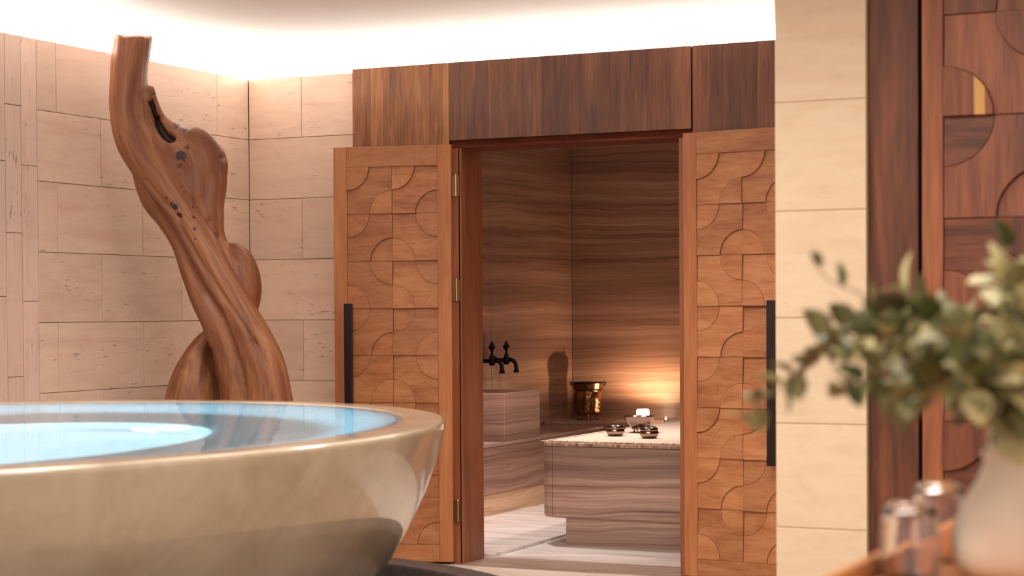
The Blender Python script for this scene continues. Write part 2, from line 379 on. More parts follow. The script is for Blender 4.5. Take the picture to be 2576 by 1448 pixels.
# door lining
t4 = struct(MB().box(-4.150, XO0-.0, 8.062, 8.287, 0, 2.0).build('trim_4', M['teak_d'], bevel=.002))
MB().box(-4.163, -4.150, 8.09, 8.28, 0, 2.037).build('rebate_shade', M['shadowgap'], t4)
MB().box(XO0-.014, XO0-.009, 8.0605, 8.064, 0, 2.0).build('groove_shade', M['shadowgap'], t4)
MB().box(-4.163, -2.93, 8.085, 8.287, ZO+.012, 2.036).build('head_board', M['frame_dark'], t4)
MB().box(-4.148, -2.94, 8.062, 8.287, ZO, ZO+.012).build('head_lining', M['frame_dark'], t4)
MB().box(XO1, -2.93, 8.062, 8.287, 0, 2.0).build('side_lining', M['teak_d'], t4)

# ------------------------------------------------------------------ carved doors
# cell corner code: which quarter discs lie in a cell; value = height step (m), negative = sunk
A_ = .007
PAT = {}
def pat(c, r, **kw): PAT[(c, r)] = kw
pat(0,0,TL=A_,BR=.0015); pat(1,0,TL=A_,BR=-.006)
pat(0,1,TL=.002,BR=-.008); pat(1,1,TR=.005,BL=-.0015)
pat(0,2,TR=.004,BL=.002); pat(1,2,TR=.003,BL=.002)
pat(0,3,TL=.0012,BR=-.007); pat(1,3,TL=-.003,BR=.002)
pat(0,4,TL=.0012,BR=.0012); pat(1,4,TR=.005,BL=.002)
pat(0,5,TL=A_,BR=.001); pat(1,5,TL=.005,BR=-.005)
pat(0,6,TL=.005,BR=-.005); pat(1,6,TL=.001,BR=-.004)
pat(0,7,TR=.001,BL=.003); pat(1,7,TL=.001,BR=-.004)
k = NT('walnut_sapwood', .45, .35)
sx = k.n('ShaderNodeSeparateXYZ'); k.l(k.coords('obj'), sx.inputs[0])
wv = k.noise(k.coords('obj', (30, 30, 2)), 1.0, 6, .6); xx = k.math('ADD', sx.outputs[0], k.math('MULTIPLY', k.math('SUBTRACT', wv, .5), .02))
k.base(k.mix(k.ramp(xx, [(.146, (0,0,0,1)), (.150, (1,1,1,1)), (.176, (1,1,1,1)), (.180, (0,0,0,1))]), k.ramp(wv, [(.35, lin(84,46,32)), (.6, lin(138,84,56))]), lin(208,160,92))); M['sapwood'] = k.m
PAT2 = {(0,0): dict(TL=.006,BR=-.006),(0,1): dict(TR=.008,BL=.010),(0,2): dict(TL=.001,BR=-.010),(0,3): dict(TR=.006,BL=.002),(0,4): dict(TL=.004,BR=.006),
        (0,5): dict(TL=.010,BR=-.005),(0,6): dict(TR=.006,BL=.004),(0,7): dict(TL=.006,BR=-.006)}
for r in range(8): PAT2[(1, r)] = PAT2[(0, (r*3+1) % 8)]
def arc(cx, cz, R, a0, a1, n=14):
    return [(cx+R*math.cos(math.radians(a0+(a1-a0)*i/n)), cz+R*math.sin(math.radians(a0+(a1-a0)*i/n))) for i in range(n+1)]
def carved_panel(parent, x0, ztop, m, patt, rowsn, tile_mats, disc_mats, amp=1.0, seed=1):
    rnd = random.Random(seed); c2 = 2*m; R = m*.985
    for r in range(rowsn):
        for c in range(2):
            xa, za = x0+c*c2, ztop-r*c2; xb, zb = xa+c2, za-c2
            q = patt.get((c, r), {})
            g = .0006
            # outline counter-clockwise from bottom-left, biting out the quarters
            L, Rr, T, B = xa+g, xb-g, za-g, zb+g
            poly = []
            poly += arc(xa, zb, R, 90, 0) if 'BL' in q else [(L, B)]
            poly = [(max(min(px, Rr), L), max(min(pz, T), B)) for px, pz in poly]
            p2 = arc(xb, zb, R, 180, 90) if 'BR' in q else [(Rr, B)]
            p3 = arc(xb, za, R, 270, 180) if 'TR' in q else [(Rr, T)]
            p4 = arc(xa, za, R, 0, -90) if 'TL' in q else [(L, T)]
            poly += [(max(min(px, Rr), L), max(min(pz, T), B)) for px, pz in p2+p3+p4]
            gz = -(.005 if c == 1 else .003)*amp*rnd.uniform(.5, 1.2); gx = rnd.uniform(-.0018, .0018)*amp
            h0 = (-.001 if c == 1 else .001)*amp
            def top(px, pz, h0=h0, gz=gz, gx=gx, xa=xa, zb=zb): return -.006+h0+gz*((pz-zb)/c2-.5)*2*.9+gx*((px-xa)/c2-.5)*2
            tm = tile_mats[rnd.randrange(len(tile_mats))]
            MB().prism(poly, .03, top).build('carved_tile', tm, parent)
            for key, hh in q.items():
                cx = xa if key[1] == 'L' else xb; cz = za if key[0] == 'T' else zb
                a0 = {'TL': -90, 'TR': 180, 'BL': 0, 'BR': 90}[key]
                pl = [(cx, cz)]+arc(cx, cz, R-.0006, a0, a0+90)
                pl = [(max(min(px, Rr), L), max(min(pz, T), B)) for px, pz in pl]
                tt = (lambda px, pz, hh=hh, top=top: top(px, pz)+hh*amp)
                MB().prism(pl, .03, tt).build('quarter_disc', M['sapwood'] if amp > 1.4 and (c, r, key) == (0, 1, 'BL') else disc_mats[rnd.randrange(len(disc_mats))], parent)
def carved_door(name, loc, rz, Wd, H, stile, ztop, m, hinge_x, handle_x, seed, hy=.012, hr=.022):
    d = MB().box(.002, Wd-.002, .018, .045, 0, H).build(name, M['teak_d']); d.location = loc; d.rotation_euler = (0, 0, rz)
    MB().box(0, stile, 0, .04, 0, H).build('stile', M['teak_v'], d, bevel=.002)
    MB().box(Wd-stile, Wd, 0, .04, 0, H).build('stile', M['teak_v'], d, bevel=.002)
    zb = ztop-16*m
    MB().box(stile+.0005, Wd-stile-.0005, 0, .04, ztop, H).build('rail', M['teak'], d, bevel=.0015)
    MB().box(stile+.0005, Wd-stile-.0005, 0, .04, 0, zb).build('rail', M['teak'], d, bevel=.0015)
    carved_panel(d, stile, ztop, m, PAT, 8, [M['teak']], [M['teak']], 1.35, seed)
    hd = MB().box(handle_x-.019, handle_x+.019, -.062, -.034, .52, 1.245).build('handle', M['black_metal'], d, bevel=.002)
    for z in (.62, 1.15):
        MB().tube([(handle_x, -.036, z), (handle_x, .002, z)], .009, 12).build('handle_post', M['black_metal'], hd, auto=True)
    for z in (.245, 1.305, 1.805):
        sgn = 1 if hinge_x > Wd/2 else -1
        h = MB().tube([(hinge_x+hr*sgn, hy, z-.05), (hinge_x+hr*sgn, hy, z+.05)], .0075, 14).build('hinge', M['brass'], d, auto=True)
        MB().box(min(hinge_x, hinge_x+.038*sgn), max(hinge_x, hinge_x+hr*1.7*sgn), hy+.001, hy+.007, z-.05, z+.05).build('leaf_plate', M['hinge'], h)
        MB().tube([(hinge_x+hr*sgn, hy, z+.05), (hinge_x+hr*sgn, hy, z+.058)], [.006, .003], 10).build('pin_cap', M['brass'], h)
    return d
ST = .068; MOD = .114
d1 = carved_door('door_1', (-4.72, 7.915, .012), math.atan2(.12, .58), .592, 2.003, ST, 1.905, MOD, .592, ST+.02, 1)
struct(d1, 'open teak door leaf with carved quarter-circle relief, left of the steam room opening')
d2 = carved_door('door_2', (-2.965, 8.045, .012), math.atan2(-.0697, .448), .592, 2.003, ST, 1.905, MOD, 0, .465, 2, .05, .004)
struct(d2, 'open teak door leaf with carved quarter-circle relief, right of the steam room opening')

# ------------------------------------------------------------------ near wall on the right: stone pier, walnut frame and door
YP = 5.23
wr = struct(MB().box(-1.6455, -1.3805, YP+.0028, YP+.5, 0, ZC).box(-1.381, 2, YP+.07, YP+.5, 0, ZC).build('wall_right', M['joint_p']))
zj = [ZC, 2.115, 1.81, 1.4985, 1.1925, .8895, .59, .285, 0]
for a, b in zip(zj, zj[1:]): tile_y(-1.647, -1.379, b, a, YP, .0025).build('tile', M['stone_p'], wr)
t5 = struct(MB().box(-1.377, -1.238, YP+.022, YP+.07, 0, ZC).build('trim_5', M['walnut_d'], bevel=.002))
MB().box(-1.238, -1.2225, YP+.05, YP+.07, 0, ZC).build('shadow_gap', M['shadowgap'], t5)
d3 = MB().box(0, .68, .03, .05, 0, 2.40).build('door_3', M['walnut_d']); d3.location = (-1.2225, YP, .012)
struct(d3, 'dark walnut door with large carved quarter circles, right of the pale stone pier')
MB().box(0, .0585, 0, .045, 0, 2.40).build('stile', M['walnut_s'], d3, bevel=.002)
MB().box(.6215, .68, 0, .045, 0, 2.40).build('stile', M['walnut_s'], d3, bevel=.002)
MB().box(.059, .621, 0, .045, 2.295, 2.40).build('rail', M['walnut_x'], d3, bevel=.002)
carved_panel(d3, .060, 2.295, .1402, PAT2, 8, [M['walnut_x'], M['walnut_z'], M['walnut_x']], [M['walnut_z'], M['walnut_x'], M['walnut_z']], 1.5, 4)

# ------------------------------------------------------------------ steam room
SX, SY = -5.33, 12.2
wsl = struct(MB().box(SX-.2, SX-.012, 9.12, SY+.2, 0, 2.46).box(SX-.2, SX-.012, 8.287, 9.12, 0, 2.31).build('wall_steam_left', M['vein']))
for a, b in ((8.29, 9.1), (9.1, 10.9), (10.9, 12.2)): tile_x(wsl, a, b, .44, 2.31 if b < 9.2 else 2.46, M['vein'], x=SX).build('slab_panel', M['vein'], wsl)
wsb = struct(MB().box(SX, -1.4, SY+.012, SY+.2, 0, 2.46).build('wall_steam_back', M['vein']))
for a, b in ((SX, -3.9), (-3.9, -2.6), (-2.6, -1.4)): tile_y(a, b, .44, 2.46, SY).build('slab_panel', M['vein'], wsb)
struct(MB().box(-1.6, -1.4, 9.12, SY, 0, 2.46).box(-1.6, -1.4, 8.287, 9.12, 0, 2.31).build('wall_steam_right', M['vein']))
struct(MB().box(SX-.2, -1.4, 8.287, 9.1, 2.31, 2.33).box(SX-.2, -1.4, 9.1, 9.12, 2.31, 2.475).box(SX-.2, -1.4, 9.12, SY+.2, 2.46, 2.475).build('ceiling_steam', M['plaster']))
fs = struct(MB().box(SX, -1.4, 8.03, SY, -.1, 0).build('floor_steam', M['sfloor']))
MB().box(-4.16, -2.9, 8.035, 8.36, 0, .004).build('threshold', M['thresh_shade'], fs)
MB().box(-4.86, -4.09, 8.36, SY-.45, 0, .017).build('raised_slab', M['sfloor'], fs, bevel=.002)

bench = empty('stone_bench', (-5.09, 10.2, 0)); tag(bench, 'brown veined stone bench built along the steam room walls, under the taps', 'bench')
def child(mb, name, mat, root, **kw):
    o = mb.build(name, mat, None, **kw); o.parent = root; o.matrix_parent_inverse = root.matrix_basis.inverted(); return o
def bake(root, mb):
    r = root.location; a = root.rotation_euler.z; ca, sa = math.cos(-a), math.sin(-a)
    mb.v = [((x-r.x)*ca-(y-r.y)*sa, (x-r.x)*sa+(y-r.y)*ca, z-r.z) for x, y, z in mb.v]; return mb
def part(root, mb, name, mat, **kw): return bake(root, mb).build(name, mat, root, **kw)
part(bench, MB().box(SX, -4.858, 8.29, 11.72, .0, .14), 'plinth', M['vein_p'])
part(bench, MB().box(SX, -4.855, 8.29, 11.72, .142, .42), 'front_panel', M['vein'])
part(bench, MB().box(SX, -4.852, 8.29, 11.72, .42, .44), 'seat_slab', M['vein_l'], bevel=.004)
part(bench, MB().box(SX, -1.605, 11.72, SY-.006, .0, .43), 'back_panel', M['vein'])
part(bench, MB().box(SX, -1.605, 11.70, SY-.006, .43, .465), 'back_seat', M['vein_l'], bevel=.012)

basin = empty('stone_basin', (-5.09, 10.35, .44)); tag(basin, 'square brown veined stone wash basin standing on the wall bench below the taps', 'basin')
bx0, bx1, by0, by1 = SX, -4.855, 10.10, 10.608
hol = MB()
hol.add([(bx0,by0,.44),(bx1,by0,.44),(bx1,by1,.44),(bx0,by1,.44),(bx0,by0,.727),(bx1,by0,.727),(bx1,by1,.727),(bx0,by1,.727),
         (bx0+.03,by0+.03,.727),(bx1-.03,by0+.03,.727),(bx1-.03,by1-.03,.727),(bx0+.03,by1-.03,.727),
         (bx0+.05,by0+.05,.52),(bx1-.05,by0+.05,.52),(bx1-.05,by1-.05,.52),(bx0+.05,by1-.05,.52)],
        [(0,3,2,1),(0,1,5,4),(1,2,6,5),(2,3,7,6),(3,0,4,7),(4,5,9,8),(5,6,10,9),(6,7,11,10),(7,4,8,11),(8,9,13,12),(9,10,14,13),(10,11,15,14),(11,8,12,15),(12,13,14,15)])
part(basin, hol, 'bowl', M['vein'], bevel=.004)

slab = empty('stone_slab', (-3.0, 10.2, 0)); tag(slab, 'large raised stone massage platform with rounded corners in the middle of the steam room', 'platform')
def rounded(x0, x1, y0, y1, r, n=8):
    p = []
    for cx, cy, a in ((x1-r, y1-r, 0), (x0+r, y1-r, 90), (x0+r, y0+r, 180), (x1-r, y0+r, 270)):
        p += [(cx+r*math.cos(math.radians(a+90*i/n)), cy+r*math.sin(math.radians(a+90*i/n))) for i in range(n+1)]
    return p
def extr(poly, z0, z1):
    n = len(poly); return MB().add([(x, y, z0) for x, y in poly]+[(x, y, z1) for x, y in poly], [tuple(range(n))[::-1], tuple(range(n, 2*n))]+[(i, (i+1) % n, n+(i+1) % n, n+i) for i in range(n)])
SA = (-4.097, -2.05, 8.94, 11.46)
part(slab, extr(rounded(*SA, .075), .14, .5125), 'body', M['vein_l'], auto=True, bevel=.012)
for i in range(2):                                            # upright seams either side of the front panel
    x = SA[0]+.075 if i == 0 else SA[1]-.075
    part(slab, MB().box(x-.001, x+.001, 8.9392, 8.941, .15, .51), 'seam', M['frame_dark'])
part(slab, extr(rounded(SA[0], SA[1], SA[2], SA[3], .075), .5128, .531), 'top_slab', M['vein_edge'], auto=True, bevel=.003)
part(slab, MB().box(-3.955, -2.15, 8.96, 11.30, .0, .14), 'base', M['vein_l'])

# cloth on the slab
cl = empty('peshtemal_cloth', (-3.2, 10, .531)); tag(cl, 'pale linen cloth with fringed edges spread over the stone massage platform', 'cloth')
nx, ny = 50, 60; v = []; f = []
cx0, cx1, cy0, cy1 = -4.085, -2.3, 8.985, 11.35
for j in range(ny+1):
    for i in range(nx+1):
        x = cx0+(cx1-cx0)*i/nx; y = cy0+(cy1-cy0)*j/ny
        z = .5335+.0022*(mnoise.noise(Vector((x*5, y*5, 3)))+.4*mnoise.noise(Vector((x*16, y*16, 1))))
        if j == 0: z += .003*abs(mnoise.noise(Vector((x*18, 0, 5))))
        v.append((x, y, max(z, .5325)))
for j in range(ny):
    for i in range(nx): a = j*(nx+1)+i; f.append((a, a+1, a+nx+2, a+nx+1))
o = part(cl, MB().add(v, f), 'weave', M['linen'], smooth=True); md = o.modifiers.new('t', 'SOLIDIFY'); md.thickness = .0018; md.offset = 1
fr = MB(); rnd = random.Random(2)
for i in range(230):
    x = cx0+(cx1-cx0)*i/229; y = cy0
    fr.tube([(x, y+.004, .5345), (x+rnd.uniform(-.006, .006), y-.018, .5345+rnd.uniform(0, .006)), (x+rnd.uniform(-.01, .01), y-.038-rnd.uniform(0, .01), .533+rnd.uniform(0, .006))], .0016, 5)
for j in range(240):
    y = cy0+(cy1-cy0)*j/239; fr.tube([(cx0+.004, y, .5345), (cx0-.008, y+rnd.uniform(-.004, .004), .536)], .0022, 5)
for i in range(160):
    x = cx0+(cx1-cx0)*i/159; fr.tube([(x, cy1-.004, .5345), (x+rnd.uniform(-.01, .01), cy1+.03, .538+rnd.uniform(0, .015))], .003, 5)
o = part(cl, fr, 'fringe', M['linen'], smooth=True); o['kind'] = 'stuff'

# metal ware
def jar(loc, label, rot):
    r = empty('lidded_jar', loc, rot); tag(r, label, 'jar', 'lidded metal jars on the platform')
    MB().lathe([(.0,0),(.036,0),(.042,.004),(.0505,.014),(.0515,.022),(.049,.032),(.045,.037)], 40).build('body', M['silver_plain'], r, smooth=True)
    ld = MB().lathe([(.047,.034),(.0478,.038),(.045,.046),(.036,.053),(.020,.0565),(.006,.0575),(0,.0575)], 40).build('lid', M['silver'], r, smooth=True)
    MB().lathe([(.005,.056),(.0035,.062),(.006,.067),(.005,.071),(.002,.075),(0,.078)], 16).build('knob', M['silver_plain'], ld, smooth=True)
    r.scale = (1, 1, 1.12)
    return r
jar((-3.899, 9.502, .536), 'shiny lidded metal jar on the cloth, left one in front of the footed bowl', .3)
jar((-3.657, 9.388, .536), 'shiny lidded metal jar on the cloth, right one in front of the footed bowl', 1.2)
bw = empty('footed_bowl', (-3.877, 9.80, .536)); tag(bw, 'hammered metal bowl on three feet standing on the cloth behind the lidded jars', 'bowl')
MB().lathe([(0,.024),(.035,.024),(.042,.028),(.05,.034),(.068,.052),(.080,.072),(.085,.086),(.088,.089),(.086,.091),(.082,.087),(.075,.072),(.06,.052),(.04,.034),(0,.030)], 48).build('cup', M['silver'], bw, smooth=True)
MB().lathe([(.036,.018),(.045,.021),(.045,.027),(.036,.03)], 40).build('foot_ring', M['silver_plain'], bw, smooth=True)
for k_ in range(3):
    a = k_*2*math.pi/3-.4+math.pi
    MB().tube([(.034*math.cos(a), .034*math.sin(a), .024), (.045*math.cos(a), .045*math.sin(a), .016), (.036*math.cos(a), .036*math.sin(a), .008), (.042*math.cos(a), .042*math.sin(a), 0)], [.009, .007, .004, .006], 10).build('foot', M['silver_plain'], bw, smooth=True)
ds = empty('metal_dish', (-4.105, 9.86, .531)); tag(ds, 'small flat dark metal dish at the left edge of the cloth', 'dish'); ds.location.x = -4.05; ds.location.z = .5365
MB().lathe([(0,0),(.03,0),(.036,.004),(.04,.010),(.038,.011),(.033,.006),(0,.004)], 30).build('pan', M['silver_plain'], ds, smooth=True)
MB().tube([(.038,0,.008),(.06,0,.012),(.066,0,.02)], [.004,.004,.003], 8).build('handle', M['bronze'], ds, smooth=True)

bk = empty('copper_bucket', (-5.105, 11.95, .465)); tag(bk, 'embossed copper bucket with flared rim and small feet in the steam room corner', 'bucket')
prof = [(0,.034),(.075,.034),(.092,.040),(.098,.055),(.100,.10),(.101,.15),(.098,.175),(.094,.188),(.091,.196),(.093,.203),(.100,.210),(.105,.222),(.107,.250),(.110,.254),(.106,.256),(.102,.240),(.096,.216),(.086,.200),(.09,.17),(.092,.06),(.07,.042),(0,.042)]
def emboss(q, z):
    return 1+(.012*math.sin(q*16+z*90)*math.sin(z*120) if .055 < z < .165 else 0)
pf = []
for (a, b) in zip(prof, prof[1:]):
    n_ = 10 if .05 < a[1] < .17 and a[0] > .09 and abs(a[1]-b[1]) > .04 and b[0] > .097 else 1
    for i in range(n_): pf.append((a[0]+(b[0]-a[0])*i/n_, a[1]+(b[1]-a[1])*i/n_))
pf.append(prof[-1])
MB().lathe(pf, 96, fn=emboss).build('body', M['copper'], bk, smooth=True)
MB().lathe([(.109,.250),(.113,.254),(.109,.258),(.105,.254)], 48, closed=True).build('rim', M['bronze'], bk, smooth=True)
for k_ in range(3):
    a = k_*2*math.pi/3-1.2
    MB().tube([(.07*math.cos(a), .07*math.sin(a), .042), (.078*math.cos(a), .078*math.sin(a), .028), (.068*math.cos(a), .068*math.sin(a), .012), (.074*math.cos(a), .074*math.sin(a), 0)], [.012, .009, .005, .008], 10).build('foot', M['copper'], bk, smooth=True)
for sg in (-1, 1):
    MB().tube([(sg*.104*_c, sg*.104*_s, .235), (sg*.122*_c, sg*.122*_s, .243), (sg*.118*_c, sg*.118*_s, .262), (sg*.108*_c, sg*.108*_s, .255)], .005, 8).build('ear', M['bronze'], bk, smooth=True)

ch = empty('candle_holder', (-4.70, 11.95, .465)); tag(ch, 'glowing frosted glass candle holder on the back ledge behind the footed bowl', 'candle')
MB().lathe([(0,0),(.036,0),(.040,.02),(.043,.055),(.041,.072),(.037,.078),(.036,.074),(.038,.05),(.034,.006),(0,.006)], 32).build('glass_cup', M['candle'], ch, smooth=True)
MB().lathe([(.004,.03),(.007,.036),(.004,.044),(0,.050)], 12).build('flame', M['flame'], ch, smooth=True)
point('candle_light', (-4.70, 11.95, .465+.068), 17, (1.0, .64, .36), .009)
tl = empty('tea_light', (-4.50, 11.86, .465)); tag(tl, 'tiny burning tea light on the back ledge beside the door edge', 'candle')
MB().lathe([(0,0),(.019,0),(.02,.002),(.02,.015),(.018,.015),(.017,.010),(0,.010)], 24).build('cup', M['silver_plain'], tl, smooth=True)
MB().lathe([(.003,.010),(.006,.018),(.003,.03),(0,.038)], 12).build('flame', M['flame'], tl, smooth=True)
point('tea_light_flame', (-4.50, 11.86, .512), .5, (1.0, .62, .32), .006)

# taps on the left wall of the steam room
def tap(y, label):
    t = empty('wall_tap', (SX, y, .90)); tag(t, label, 'tap', 'pair of dark bronze wall taps')
    MB().lathe([(.026,0),(.026,.006),(.018,.014),(.014,.02)], 20).build('wall_plate', M['bronze'], t, smooth=True).rotation_euler = (0, math.pi/2, 0)
    MB().tube([(0,0,0), (.085,0,0), (.105,0,0)], [.0135, .0135, .017], 14).build('pipe', M['bronze'], t, smooth=True)
    MB().tube([(.085,0,-.028), (.085,0,-.012), (.085,0,.012), (.085,0,.034), (.085,0,.05)], [.016, .022, .021, .013, .009], 16).build('valve_body', M['bronze'], t, smooth=True)
    pts = [(.09,0,0), (.118,0,.004), (.140,0,-.006), (.152,0,-.028), (.155,0,-.055), (.155,0,-.062), (.155,0,-.078)]
    MB().tube(pts, [.015, .014, .013, .013, .013, .018, .018], 14).build('spout', M['bronze'], t, smooth=True)
    h = MB().tube([(.085,0,.048), (.085,0,.062)], [.007, .007], 10).build('handle', M['bronze'], t, smooth=True)
    MB().lathe([(0,.060),(.012,.062),(.009,.068),(.020,.082),(.022,.090),(.016,.098),(.012,.101),(.013,.106),(.006,.116),(.003,.124),(0,.126)], 10, c=(.085,0,0), fn=lambda q, z: 1+.12*math.cos(5*q)).build('finial', M['bronze'], h, smooth=True)
    return t
tap(10.735, 'dark bronze tap with finial handle, left one above the stone basin')
tap(10.945, 'dark bronze tap with finial handle, right one above the stone basin')

# ------------------------------------------------------------------ hydro pool tub
TX, TY, TA, TB, ZR = -3.748, 3.982, 1.404, 1.772, .90
def inset_lathe(prof, n=160):
    m = MB(); vs = []; fs = []
    for (d, z) in prof:
        for k_ in range(n):
            q = 2*math.pi*k_/n; vs.append((max(TX+max(TA-d, .0)*math.cos(q), -5.31), TY+max(TB-d, .0)*math.sin(q), z))
    for i in range(len(prof)-1):
        for k_ in range(n): fs.append((i*n+k_, i*n+(k_+1) % n, (i+1)*n+(k_+1) % n, (i+1)*n+k_))
    return m.add(vs, fs)
tub = empty('stone_tub', (TX, TY, 0)); tag(tub, 'large oval cream stone bathtub with flared sides, filled to the brim with glowing blue water', 'tub')
outer = [(.62,.0),(.50,.12),(.40,.22),(.31,.32),(.24,.40),(.16,.50),(.10,.60),(.055,.70),(.02,.80),(.006,.86),(.0015,.885),(.002,.893),(.006,.8985),(.012,.900),(.022,.9002),(.03,.9003),(.10,.9),(.128,.8992),(.14,.893),(.15,.885)]
o = part(tub, inset_lathe(outer), 'shell', M['tub'], smooth=True)
inner = [(.15,.885),(.165,.875),(.19,.85),(.24,.70),(.30,.52),(.34,.43),(.40,.40),(.55,.395)]
part(tub, inset_lathe(inner), 'inner_wall', M['tub_in'], smooth=True)
# seat ring with the deep well
PX, PY, PA, PB = -3.66, 4.00, .62, .97
n = 160; vs = []; fs = []
ring = [(TA-.55, TB-.55, TX, TY, .395), (PA+.02, PB+.02, PX, PY, .393), (PA, PB, PX, PY, .385), (PA-.06, PB-.06, PX, PY, .18), (PA-.12, PB-.12, PX, PY, .15), (.02, .02, PX, PY, .15)]
for (a, b, x, y, z) in ring:
    for k_ in range(n): q = 2*math.pi*k_/n; vs.append((x+a*math.cos(q), y+b*math.sin(q), z))
seat_f = [(i*n+k_, i*n+(k_+1) % n, (i+1)*n+(k_+1) % n, (i+1)*n+k_) for i in range(2) for k_ in range(n)]
well_f = [(i*n+k_, i*n+(k_+1) % n, (i+1)*n+(k_+1) % n, (i+1)*n+k_) for i in range(2, 5) for k_ in range(n)]
part(tub, MB().add(vs, seat_f), 'seat', M['tub_in'], smooth=True)
part(tub, MB().add(vs, well_f), 'well', M['tub_in'], smooth=True)
for ang, p in ((76, 0), (205, 36), (255, 42), (310, 36)):
    q = math.radians(ang); lx, ly = PX+(PA-.05)*math.cos(q), PY+(PB-.05)*math.sin(q); dr = Vector((PX-lx, PY-ly, .12)).normalized()
    pl = MB().lathe([(0,0),(.05,0),(.05,.012),(.04,.014),(0,.014)], 24).build('pool_lamp', M['lamp_blue'], tub, smooth=True, loc=(lx-TX, ly-TY, .28))
    pl.rotation_euler = dr.to_track_quat('Z', 'Y').to_euler()
    if p: area('pool_light', Vector((lx, ly, .28))+dr*.02, dr+Vector((0, 0, .1)), .1, .1, p, CYAN)
area('pool_light', Vector((PX+PA*.2, PY+PB*.80, .30)), (-.2, -1, -.2), .1, .1, 14, CYAN)
wt = MB(); vs = [(TX, TY, .8975)]; fs = []
NR = 24
for j in range(1, NR+1):
    for k_ in range(n): q = 2*math.pi*k_/n; vs.append((TX+(TA-.130)*j/NR*math.cos(q), TY+(TB-.130)*j/NR*math.sin(q), .8975))
fs += [(0, 1+k_, 1+(k_+1) % n) for k_ in range(n)]
fs += [(1+(j-1)*n+k_, 1+j*n+k_, 1+j*n+(k_+1) % n, 1+(j-1)*n+(k_+1) % n) for j in range(1, NR) for k_ in range(n)]
w = wt.add(vs, fs).build('pool_water', M['water'], smooth=True)
tag(w, 'still blue lit water filling the oval stone tub to its brim', 'water', kind='stuff')

# dark overflow trough around the tub, with stones
tr = empty('overflow_trough', (TX, TY, 0)); tag(tr, 'low dark stone overflow trough running round the foot of the oval tub', 'trough')
prof = [(1.262, 0), (1.258, .15), (1.252, .288), (1.246, .298), (1.236, .302), (1.180, .302), (1.173, .299), (1.169, .290), (1.160, .15), (1.0, .14), (.82, .14), (.815, 0)]
m = MB(); vs = []; fs = []
for (f_, z) in prof:
    for k_ in range(n): q = 2*math.pi*k_/n; vs.append((max(TX+TA*f_*math.cos(q), -5.31), TY+TB*f_*math.sin(q), z))
fs = [(i*n+k_, i*n+(k_+1) % n, (i+1)*n+(k_+1) % n, (i+1)*n+k_) for i in range(len(prof)-1) for k_ in range(n)]
part(tr, m.add(vs, fs), 'wall', M['trough'], smooth=True, auto=True)
rnd = random.Random(5); first = None
p0 = on(976, 1460, 2, .225); q0 = math.atan2((p0.y-TY)/TB, (p0.x-TX)/TA); e0 = math.hypot((p0.x-TX)/TA, (p0.y-TY)/TB)
for i in range(1):
    q = q0+(0, -.085, -.17, .085, -.25)[i]; e_ = e0+rnd.uniform(-.01, .01)*(i > 0)
    x, y = TX+TA*e_*math.cos(q), TY+TB*e_*math.sin(q)
    b = bmesh.new(); bmesh.ops.create_icosphere(b, subdivisions=3, radius=1)
    for vv in b.verts: vv.co *= 1+.22*mnoise.noise(vv.co*1.3+Vector((i*3, 0, 0)))+.05*mnoise.noise(vv.co*4)
    me = bpy.data.meshes.new('river_stone'); b.to_mesh(me); b.free()
    sz = rnd.uniform(.055, .068)
    o = link('river_stone', me, M['pebble'], smooth=True, loc=(x, y, .142+sz*.95)); o.scale = (sz*1.15, sz*1.2, sz); o.rotation_euler = (0, 0, rnd.uniform(0, 6))
    tag(o, 'grey rounded stone lying in the dark trough close beside the tub', 'stone')

